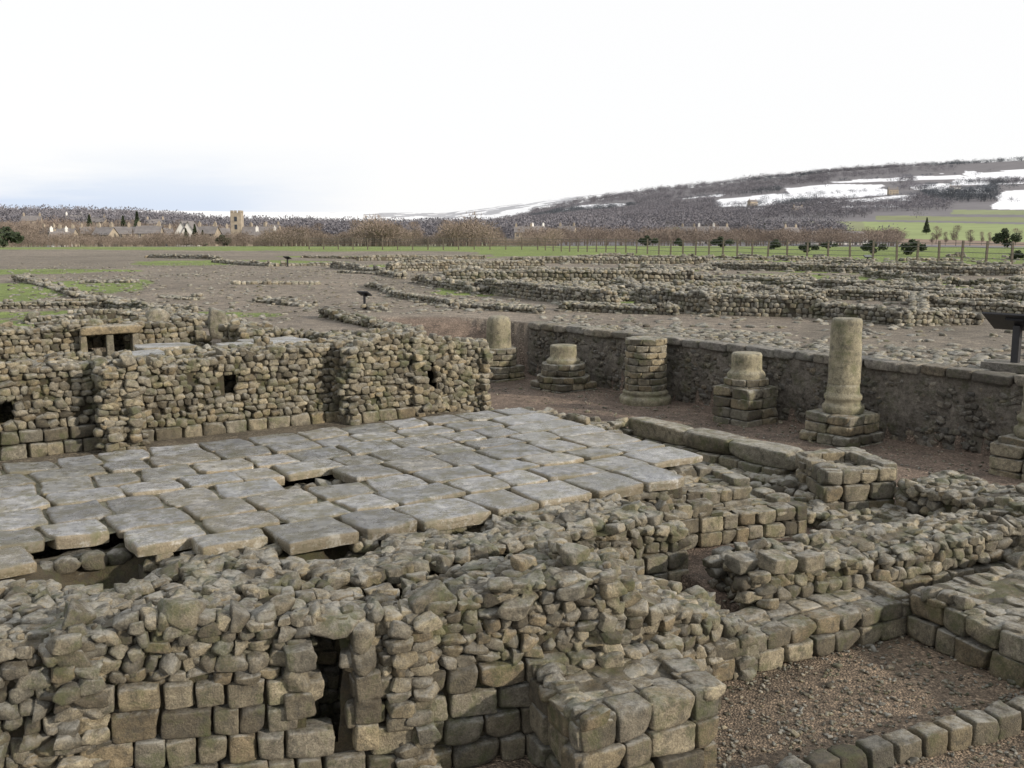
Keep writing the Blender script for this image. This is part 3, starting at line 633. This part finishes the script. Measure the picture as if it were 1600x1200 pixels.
for k in range(95):
    y=34*(102/34)**rng.random(); x=rng.uniform(-.06,.55)*y
    Ls=rng.uniform(1.5,5.5); a=rng.choice([.12,.12,1.69])+rng.normal()*.06
    LW.append(((x,y),(x+Ls*math.cos(a),y+Ls*math.sin(a)),rng.uniform(.12,.32)))
for (p0,p1,hh) in LW:
    B=Batch('lo'); c=seg(p0,p1,rng.uniform(.4,.65))
    zs=[h1(q[0],q[1])-.05 for q in c]; far_=min(p0[1],p1[1])
    rs=.15 if far_<36 else (.21 if far_<60 else .3)
    hj=[hh*rng.uniform(.7,1.15)+.06 for _ in range(4)]
    block(B,c,zs,[a+b for a,b in zip(zs,hj)],'rrrr',rs=rs,rag=.05,inset=.08,core=(.36,.32,.26),topflat=.45,fill=False)
    tag(B.obj('low_stone_wall',M_far),'low excavated stone wall foundation on gravel','wall','excavated low wall foundations')
B=Batch('lo'); xs=[];ys=[];ws=[]
for k in range(7400):
    if k<2600:
        q=rw0+dr*rng.uniform(-2,12)+rn_*(abs(rng.normal())*3.2+.4); x,y=q
        if float(N3(np.array([[x,y,0]]),.9,91)[0])<.05 and rng.random()<.85: continue
        w=rng.uniform(.04,.22)
    elif k<4600: y=30*(95/30)**rng.random(); x=rng.uniform(-.1,.55)*y; w=rng.uniform(.08,.3)*(.6+y/90)
    else: y=26*(80/26)**rng.random(); x=rng.uniform(-.5,-.03)*y; w=rng.uniform(.04,.16)
    if -6<x<.7 and 20<y<29: continue
    xs.append(x);ys.append(y);ws.append(w)
for x,y,w,z in zip(xs,ys,ws,hv(xs,ys)): B.stone('rub',(x,y,z+.02*w),rng.uniform(0,6),(w*1.3,w,w*.5),.15,.85)
o=B.obj('loose_stones',M_far); o['kind']='stuff'
B=Batch('lo'); xs=[];ys=[]
for k in range(3400):
    if k<2300: xs.append(rng.uniform(1.2,5)); ys.append(rng.uniform(6.2,9.6))
    else:
        q=rw0+dr*rng.uniform(0,13)-rn_*rng.uniform(.2,2.6); xs.append(q[0]);ys.append(q[1])
for x,y,z in zip(xs,ys,hv(xs,ys)):
    w=rng.uniform(.012,.035)*(2.2 if rng.random()<.03 else 1); B.stone('rub',(x,y,z+w*.2),rng.uniform(0,6),(w*1.4,w,w*.7),.4,rng.uniform(.6,1.2))
o=B.obj('gravel',M_stone); o['kind']='stuff'
# ------------------------------------------------------------------ signs
def boxmesh(name,mat,boxes):
    bm=bmesh.new()
    for (sx,sy,sz,loc,rx) in boxes:
        r=bmesh.ops.create_cube(bm,size=1); vs=r['verts']
        for v in vs:
            X,Y,Z=v.co.x*sx,v.co.y*sy,v.co.z*sz; c,s=math.cos(rx),math.sin(rx)
            v.co=(X+loc[0],Y*c-Z*s+loc[1],Y*s+Z*c+loc[2])
    bmesh.ops.bevel(bm,geom=bm.edges[:],offset=.006,segments=2,affect='EDGES')
    me=bpy.data.meshes.new(name); bm.to_mesh(me); bm.free(); me.materials.append(mat)
    a=me.attributes.new('tint','FLOAT_COLOR','POINT'); a.data.foreach_set('color',np.full(len(me.vertices)*4,1.0,dtype=np.float32))
    o=bpy.data.objects.new(name,me); COL.objects.link(o); return o
def lectern(x,y,z,w,h,rz,lab,base=False,pw=.12):
    e=bpy.data.objects.new('information_lectern',None); e.location=(x,y,z); e.rotation_euler=(0,0,rz); COL.objects.link(e)
    ps=[boxmesh('post',M_black,[(pw,pw,h,(0,0,h/2),0),(pw*1.8,pw*1.8,.03,(0,0,.015),0)]),
        boxmesh('panel',M_black,[(w,w*.62,.04,(0,0,h+.06),.5),(w*.3,w*.4,.04,(0,0,h+.02),.5)]),
        boxmesh('printed_sheet',M_panel,[(w*.9,w*.52,.01,(0,-.016,h+.086),.5)])]
    if base: ps.append(boxmesh('base_slab',M_wallr,[(.9,.62,.14,(0,0,-.02),0)]))
    for o in ps: o.parent=e
    tag(e,lab,'sign','information lecterns')
lectern(8.58,17.0,1.68,1.0,.68,2.3,'dark information lectern with tilted panel on stone base',True)
lectern(-4.5,30.7,1.62,.42,.42,2.6,'small dark information lectern standing on gravel',False,.06)
lectern(-14.2,64,1.85,.5,.5,2.6,'small dark information lectern standing on gravel',False,.08)
lectern(26,74,1.62,.6,.6,.1,'small dark information lectern standing on gravel',False,.08)
# ------------------------------------------------------------------ fence
path=[(-30,150),(3.6,142),(24.5,97),(32.3,85),(37,71),(46,52)]
e=bpy.data.objects.new('post_and_wire_fence',None); e.location=(3.6,142,h1(3.6,142)); COL.objects.link(e)
pts=[]
for a,b in zip(path[:-1],path[1:]):
    a=np.array(a,float);b=np.array(b,float);n=max(1,int(np.linalg.norm(b-a)/2.3))
    for i in range(n): pts.append(a+(b-a)*i/n)
o0=boxmesh('post',M_wood,[(.15,.15,1.85,(0,0,.82),0)]); pm=o0.data; bpy.data.objects.remove(o0)
for i,q in enumerate(pts[-98:]):
    o=bpy.data.objects.new('post',pm); COL.objects.link(o); o.parent=e; o.location=(q[0]-3.6,q[1]-142,h1(*q)-e.location.z); o.rotation_euler=(random.uniform(-.03,.03),random.uniform(-.03,.03),0)
V=[];F=[]
for zz in (.45,.85,1.25,1.55):
    for a,b in zip(pts[:-1],pts[1:]):
        k=len(V); za,zb_=h1(*a)+zz,h1(*b)+zz
        V+=[(a[0],a[1],za-.022),(b[0],b[1],zb_-.022),(b[0],b[1],zb_+.022),(a[0],a[1],za+.022)]; F.append((k,k+1,k+2,k+3))
o=mesh_np('wire',V,F,M_wire,smooth=False); parent(o,e)
tag(e,'timber post and wire fence along the grass edge','fence')
# ------------------------------------------------------------------ trees
def twigtree(n,seed,rx=.32,z0=.25,wd=(.004,.010),ln=(.06,.14),stem=True):
    r=np.random.default_rng(seed); V=[];F=[]
    cl=[(r.normal(size=3)*.45) for _ in range(7)]
    for i in range(n):
        d=r.normal(size=3); d/=np.linalg.norm(d); d=d*.6*r.random()**.5+cl[r.integers(7)]*.7
        if np.linalg.norm(d)>1.05: d/=np.linalg.norm(d)
        c=np.array([d[0]*rx,d[1]*rx,(1+z0)/2+d[2]*(1-z0)/2*.85])
        dr2=np.array([d[0]*.8,d[1]*.8,abs(d[2])+.5])+r.normal(size=3)*.25; dr2/=np.linalg.norm(dr2); Lt=r.uniform(*ln); s=np.cross(dr2,r.normal(size=3)); s/=np.linalg.norm(s)
        w=r.uniform(*wd); k=len(V); V+=[c-s*w,c+s*w,c+dr2*Lt]; F.append((k,k+1,k+2))
    if stem:
        for a in (0,1.57):
            k=len(V); V+=[(-.015*math.cos(a),-.015*math.sin(a),0),(.015*math.cos(a),.015*math.sin(a),0),(0,0,.8)]; F.append((k,k+1,k+2))
    return np.array([tuple(v) for v in V],float),np.array(F)
TT=[twigtree(330,i,.36,.08,(.004,.010),(.05,.10)) for i in range(6)]; TF=[twigtree(110,i+20,.46,.03,(.012,.028),(.05,.10)) for i in range(6)]
def stuff(name,mat,places,temps):
    V=[];F=[];n=0; zz=hv([p[0] for p in places],[p[1] for p in places])
    for (x,y,h,w),z in zip(places,zz):
        v,f=temps[rng.integers(len(temps))]; a=rng.uniform(0,6.28); ca,sa=math.cos(a),math.sin(a)
        vv=np.column_stack([(v[:,0]*ca-v[:,1]*sa)*h*w,(v[:,0]*sa+v[:,1]*ca)*h*w,v[:,2]*h]); vv+=np.array([x,y,z-.2])
        V.append(vv);F.append(f+n);n+=len(v)
    o=mesh_np(name,np.vstack(V),np.vstack(F),mat,smooth=False); o['kind']='stuff'; return o
def at(u,r): return ((u-800)/1570*r,r)
pl=[]
for k in range(1100):
    u=rng.uniform(400,870); r=rng.uniform(205,340); x,y=at(u,r); pl.append((x,y,rng.uniform(3.2,7.0)*(.7 if u>770 else 1)*(.8 if u<480 else 1)*(.8+.3*math.sin(u*.045)),rng.uniform(1.2,1.9)))
for k in range(480):
    u=rng.uniform(-100,420); r=rng.uniform(240,335); x,y=at(u,r); pl.append((x,y,rng.uniform(1.5,5.0),1.8))
for k in range(420):
    u=rng.uniform(-100,430); r=rng.uniform(365,500); x,y=at(u,r); pl.append((x,y,rng.uniform(6,10),1.5))
for k in range(720):
    u=rng.uniform(820,1400); r=rng.uniform(330,560); x,y=at(u,r); pl.append((x,y,rng.uniform(3.0,8.5),1.7))
stuff('woodland',M_twig,pl,TT)
pl=[]
for k in range(1300):
    u=rng.uniform(-150,480); r=rng.uniform(520,820); x,y=at(u,r); pl.append((x,y,rng.uniform(8,13),1.7))
BARE=[f[:4] for f in FIELDS]+SNOW
pd=[]
def bare(u,r,m0=60): return any(a-4<u<b+4 and c-m0<r+(u-a)*.3<d+25 for a,b,c,d in BARE)
for k in range(12500):
    r=500*(2550/500)**(rng.random()**.8) ; u=rng.uniform(470 if r<1200 else 760,1720)
    if r<900 and u>1310 and rng.random()<.96: continue
    if bare(u,r) and rng.random()>.015: continue
    x,y=at(u,r)
    blk=math.sin(u*.021+1.3)+math.sin(r*.006+u*.004)
    (pd if (blk>.75 and r>1000) else pl).append((x,y,rng.uniform(7,12),1.9))
for k in range(700):
    u=rng.uniform(830,1720); r=rng.uniform(2430,2560); x,y=at(u,r); pl.append((x,y,rng.uniform(8,18),1.8))
for (a,b,c,d) in SNOW:
    for k in range(26):
        u=rng.uniform(a,b); x,y=at(u,c-.3*(u-a)+rng.uniform(-25,10)); pd.append((x,y,rng.uniform(5,9),1.6))
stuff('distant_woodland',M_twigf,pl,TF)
stuff('dark_plantation',M_plant,pd,TF)
def leafcrown(n,seed,shape):
    r=np.random.default_rng(seed); V=[];F=[]
    cl=[(r.normal(size=3)*.35,r.uniform(.3,.5)) for _ in range(9)]
    for i in range(n):
        if shape=='cone':
            z=r.random()**1.3; a=r.uniform(0,6.28); rad=(1-z)*.28*(.55+.45*math.sin(z*40)**2)*r.random()**.4; c=np.array([rad*math.cos(a),rad*math.sin(a),.12+z*.88]); s=.035
        else:
            cc,cr=cl[r.integers(9)]; d=r.normal(size=3); d/=np.linalg.norm(d); c=(cc+d*cr*r.random()**.4)*np.array([.55,.55,.5])+np.array([0,0,.5]); s=.05
        a=r.normal(size=3);a/=np.linalg.norm(a);b=np.cross(a,r.normal(size=3));b/=np.linalg.norm(b); k=len(V)
        V+=[c-a*s-b*s*.6,c+a*s-b*s*.6,c+a*s+b*s*.6,c-a*s+b*s*.6];F.append((k,k+1,k+2,k+3))
    return np.array(V),np.array(F)
def trunkmesh(limbs,h=1.0,r0=.022):
    V=[];F=[]
    def cone(p,q,ra,rb):
        p=np.array(p,float);q=np.array(q,float);d=q-p;d/=np.linalg.norm(d);a=np.cross(d,[.3,.9,.1]);a/=np.linalg.norm(a);b=np.cross(d,a);k=len(V)
        for c,rr in ((p,ra),(q,rb)):
            for i in range(6): t=i*math.pi/3; V.append(c+rr*(a*math.cos(t)+b*math.sin(t)))
        for i in range(6): F.append((k+i,k+(i+1)%6,k+6+(i+1)%6,k+6+i))
    cone((0,0,0),(0,0,h*.5),r0,r0*.6); cone((0,0,h*.5),(.02,0,h*.92),r0*.6,r0*.15)
    r=np.random.default_rng(5)
    for i in range(limbs):
        z=r.uniform(.25,.7)*h; a=r.uniform(0,6.28); Ls=r.uniform(.15,.3); cone((0,0,z),(Ls*math.cos(a),Ls*math.sin(a),z+Ls*.9),r0*.4,r0*.08)
    return np.array(V),np.array(F)
def proto(kind):
    if kind=='bare': v,f=twigtree(900,77,.34,.2,(.003,.007),(.06,.13),False); mt=M_twig
    elif kind=='cone': v,f=leafcrown(1100,3,'cone'); mt=M_leafd
    else: v,f=leafcrown(900,4,'round'); mt=M_leafd
    cr=mesh_np('crown',v,f,mt,smooth=False,recenter=False)
    v,f=trunkmesh(12 if kind!='cone' else 4); tr=mesh_np('trunk',v,f,M_bark,recenter=False)
    a,b=cr.data,tr.data; bpy.data.objects.remove(cr); bpy.data.objects.remove(tr); return a,b
PR={k:proto(k) for k in ('bare','cone','round')}
def tree(kind,x,y,h,w=1.0):
    nm={'bare':'bare_tree','cone':'conifer_tree','round':'evergreen_shrub'}[kind]
    e=bpy.data.objects.new(nm,None); e.location=(x,y,h1(x,y)-.1); e.scale=(h*w,h*w,h); e.rotation_euler=(0,0,random.uniform(0,6)); COL.objects.link(e)
    for n_,d_ in zip(('crown','trunk'),PR[kind]):
        o=bpy.data.objects.new(n_,d_); COL.objects.link(o); o.parent=e
    tag(e,{'bare':'leafless brown tree standing in winter fields','cone':'dark pointed conifer among bare winter trees','round':'dark rounded evergreen bush on grass'}[kind],{'bare':'tree','cone':'tree','round':'bush'}[kind],{'bare':'bare winter trees','cone':'conifers','round':'evergreen bushes'}[kind])
for u,r,h,w in ((222,400,13,.8),(296,280,5,1),(310,275,6,1),(322,285,4.6,1.1),(200,430,11,1),(148,440,11,1),(1020,420,5,1),(1190,600,9,1),(1440,620,10,1)): tree('cone',*at(u,r),h,w)
for u,r,h,w in ((12,190,4.2,1.4),(-10,185,4.5,1.4),(1360,118,1.7,1.3),(1418,112,1.9,1.4),(1258,128,1.5,1.4),(1205,150,1.7,1.5),(1125,190,2.2,1.5),(1565,200,4.0,1.0),(1010,230,2.6,1.4),(1290,160,1.3,1.6),(1580,90,1.0,1.6),(355,260,3.2,1.3),(1060,220,2.0,1.5)): tree('round',*at(u,r),h,w)
for i in range(12): tree('bare',*at(1448+i*15+random.uniform(-9,9),420+random.uniform(-40,40)),random.uniform(4,8),random.uniform(.7,1.1))
for u,r,h in ((1040,300,5),(1110,420,6),(900,330,4.5),(160,300,4),(60,300,5),(420,280,4.5),(455,260,5),(560,230,6),(650,225,5.5),(700,230,6),(500,240,5.5),(780,240,4.5),(860,280,4),(1240,420,5),(1320,420,5)): tree('bare',*at(u,r),h,1.2)
# ------------------------------------------------------------------ houses
def house(name,x,y,w,d,h,rh,rz,wall,lab,cat='house',nwin=3,chim=True,grp='village houses'):
    z=h1(x,y)-.3; e=bpy.data.objects.new(name,None); e.location=(x,y,z); e.rotation_euler=(0,0,rz); COL.objects.link(e)
    V=[(-w/2,-d/2,0),(w/2,-d/2,0),(w/2,d/2,0),(-w/2,d/2,0),(-w/2,-d/2,h),(w/2,-d/2,h),(w/2,d/2,h),(-w/2,d/2,h),(-w/2,0,h+rh),(w/2,0,h+rh)]
    F=[(0,1,5,4),(1,2,6,9,5),(2,3,7,6),(3,0,4,8,7)]
    ws=mesh_np('wall',V,F,wall,smooth=False,recenter=False); ws.parent=e
    o_=.35; k=rh/(d/2); zz=h-o_*k
    V=[(-w/2-.3,-d/2-o_,zz+.05),(w/2+.3,-d/2-o_,zz+.05),(w/2+.3,0,h+rh+.05),(-w/2-.3,0,h+rh+.05),(w/2+.3,d/2+o_,zz+.05),(-w/2-.3,d/2+o_,zz+.05)]
    V+= [(a,b,c+.2) for a,b,c in V]
    F=[(0,1,2,3),(3,2,4,5),(6,7,8,9),(9,8,10,11),(0,1,7,6),(4,5,11,10),(1,2,8,7),(2,4,10,8),(0,3,9,6),(3,5,11,9)]
    rf=mesh_np('roof',V,F,M_roof,smooth=False,recenter=False); rf.parent=e
    if chim:
        for sx in (-1,1):
            ch=boxmesh('chimney',wall,[(.9,.7,1.6,(sx*(w/2-.7),0,h+rh+.6),0),(.3,.3,.5,(sx*(w/2-.7),0,h+rh+1.6),0)]); ch.parent=rf
    for fl in range(2 if h>4 else 1):
        for i in range(nwin):
            wx=-w/2+w*(i+.5)/nwin
            if fl==0 and i==nwin//2 and nwin>2:
                dd=boxmesh('door',M_glass,[(1.0,.1,2.1,(wx,-d/2-.02,1.05),0)]); dd.parent=e; continue
            wn=boxmesh('window',M_glass,[(1.0,.08,1.3,(wx,-d/2-.02,1.7+fl*2.4),0)]); wn.parent=e
            fr=boxmesh('frame',M_frame,[(1.15,.1,.1,(wx,-d/2-.05,1.02+fl*2.4),0),(.06,.06,1.3,(wx,-d/2-.07,1.7+fl*2.4),0)]); fr.parent=wn
    tag(e,lab,cat,grp); return e
for i,(u,r,w,h,m) in enumerate([(85,390,7,4.4,0),(112,360,6,4.2,0),(150,400,8,4.6,0),(172,350,6,4.4,0),(196,365,7,4.8,0),(216,380,6,4.8,0),(240,345,8,4.8,0),(262,380,6,4.4,0),(330,350,7,4.6,0),(350,375,6,4.4,0),(408,360,7,4.6,0),(420,330,7,2.8,1),(100,330,6,2.9,1),(818,450,8,5.4,0),(840,470,7,5.4,1),(1100,470,8,5.6,1),(1122,480,8,5.6,0),(1072,490,7,5.4,0),(1385,1430,14,7,0),(1170,1380,14,7,0),(1480,1400,14,7,1),(1240,1100,12,6,0),(885,480,8,5.4,0),(60,520,9,5.2,0),(125,540,9,5.2,1),(160,520,9,5.2,0),(250,530,9,5.2,0),(430,520,8,5.2,0),(1230,480,7,5.4,0)]):
    x,y=at(u,r); house('stone_house' if m==0 else 'white_house',x,y,w,5.8,h,2.3,(i*1.7%1.2)-.5,M_hs if m==0 else M_hw,'sandstone village house with slate gabled roof' if m==0 else 'white rendered house with slate gabled roof')
for u in (294,304): x,y=at(u,338); house('white_gabled_house',x,y,6,4.5,4.6,3.8,1.57,M_hw,'tall white gabled house with steep roof',nwin=2,chim=False)
for u,w in ((1290,14),(1328,10)): x,y=at(u,430); house('white_shed',x,y,w,6,4.6,1.0,.02,M_hw,'long low white farm building with shallow roof','building',5,False,'long white farm buildings')
x,y=at(376,352); z=h1(x,y)-.3; e=bpy.data.objects.new('church',None); e.location=(x,y,z); COL.objects.link(e)
tw=boxmesh('tower',M_hs,[(3.6,3.6,11.8,(0,0,5.9),0)]+[(.9,.3,.8,(a,-1.65,12.1),0) for a in (-1.3,0,1.3)]+[(.3,.9,.8,(b,c,12.1),0) for b in (-1.65,1.65) for c in (-1.0,.3,1.3)]); tw.parent=e
for zz in (9.6,6.9):
    o=boxmesh('window',M_glass,[(.9,.1,1.6,(0,-1.83,zz),0)]); o.parent=tw
nv=mesh_np('nave',[(1.9,-3,0),(14,-3,0),(14,3,0),(1.9,3,0),(1.9,-3,4.2),(14,-3,4.2),(14,3,4.2),(1.9,3,4.2),(1.9,0,6.8),(14,0,6.8)],[(0,1,5,4),(1,2,6,9,5),(2,3,7,6),(3,0,4,8,7)],M_hs,smooth=False,recenter=False); nv.parent=e
rf=mesh_np('roof',[(1.9,-3.3,4.1),(14.2,-3.3,4.1),(14.2,0,7.0),(1.9,0,7.0),(14.2,3.3,4.1),(1.9,3.3,4.1)],[(0,1,2,3),(3,2,4,5)],M_roof,smooth=False,recenter=False); rf.parent=e
tag(e,'sandstone church with square battlemented tower among trees','church')
# ------------------------------------------------------------------ light, sky, camera
el=math.radians(19)
sd=np.array([.88,-.47,0])*math.cos(el)+np.array([0,0,math.sin(el)])
l=bpy.data.lights.new('sun','SUN'); l.energy=4.6; l.angle=math.radians(1.5); l.color=(1,.89,.75)
lo=bpy.data.objects.new('sun',l); COL.objects.link(lo)
lo.rotation_euler=Vector(sd).to_track_quat('Z','Y').to_euler()
w=bpy.data.worlds.new('World'); scene.world=w; w.use_nodes=True; nt=w.node_tree; nt.nodes.clear()
out=nt.nodes.new('ShaderNodeOutputWorld'); bg=nt.nodes.new('ShaderNodeBackground'); bg.inputs[1].default_value=.1
sky=nt.nodes.new('ShaderNodeTexSky'); sky.sky_type='NISHITA'; sky.sun_disc=False; sky.sun_elevation=el; sky.sun_rotation=math.atan2(sd[0],sd[1])
tc=nt.nodes.new('ShaderNodeTexCoord'); mp=nt.nodes.new('ShaderNodeMapping'); mp.inputs['Scale'].default_value=(1.2,1.2,9); nt.links.new(tc.outputs['Generated'],mp.inputs[0])
n1=noise(nt,mp.outputs[0],2.2,7,.55)
sep=nt.nodes.new('ShaderNodeSeparateXYZ'); nt.links.new(tc.outputs['Generated'],sep.inputs[0])
lowf=ramp(nt,sep.outputs[2],[(0.,.5),(.025,1.),(.045,.7),(.085,0.)])
leftf=ramp(nt,mth(nt,'ADD',mth(nt,'MULTIPLY',sep.outputs[0],.5),.5),[(.2,1.),(.36,.8),(.44,.0)])
blue=mth(nt,'MULTIPLY',mth(nt,'MULTIPLY',lowf,leftf),ramp(nt,n1,[(.4,.1),(.6,1.)]))
cl=mix(nt,blue,(10.3,10.28,10.3),(6.6,7.7,9.6))
fin=mix(nt,.95,sky.outputs[0],cl)
nt.links.new(fin,bg.inputs[0]); nt.links.new(bg.outputs[0],out.inputs[0])
cd=bpy.data.cameras.new('camera'); co=bpy.data.objects.new('camera',cd); COL.objects.link(co); co.location=(0,0,3.9); co.rotation_euler=(math.radians(81.5),0,0)
cd.sensor_width=36; cd.lens=1570/1600*36; cd.clip_end=12000; cd.clip_start=.1; scene.camera=co
scene.view_settings.view_transform='Standard'; scene.view_settings.look='None'; scene.view_settings.exposure=0
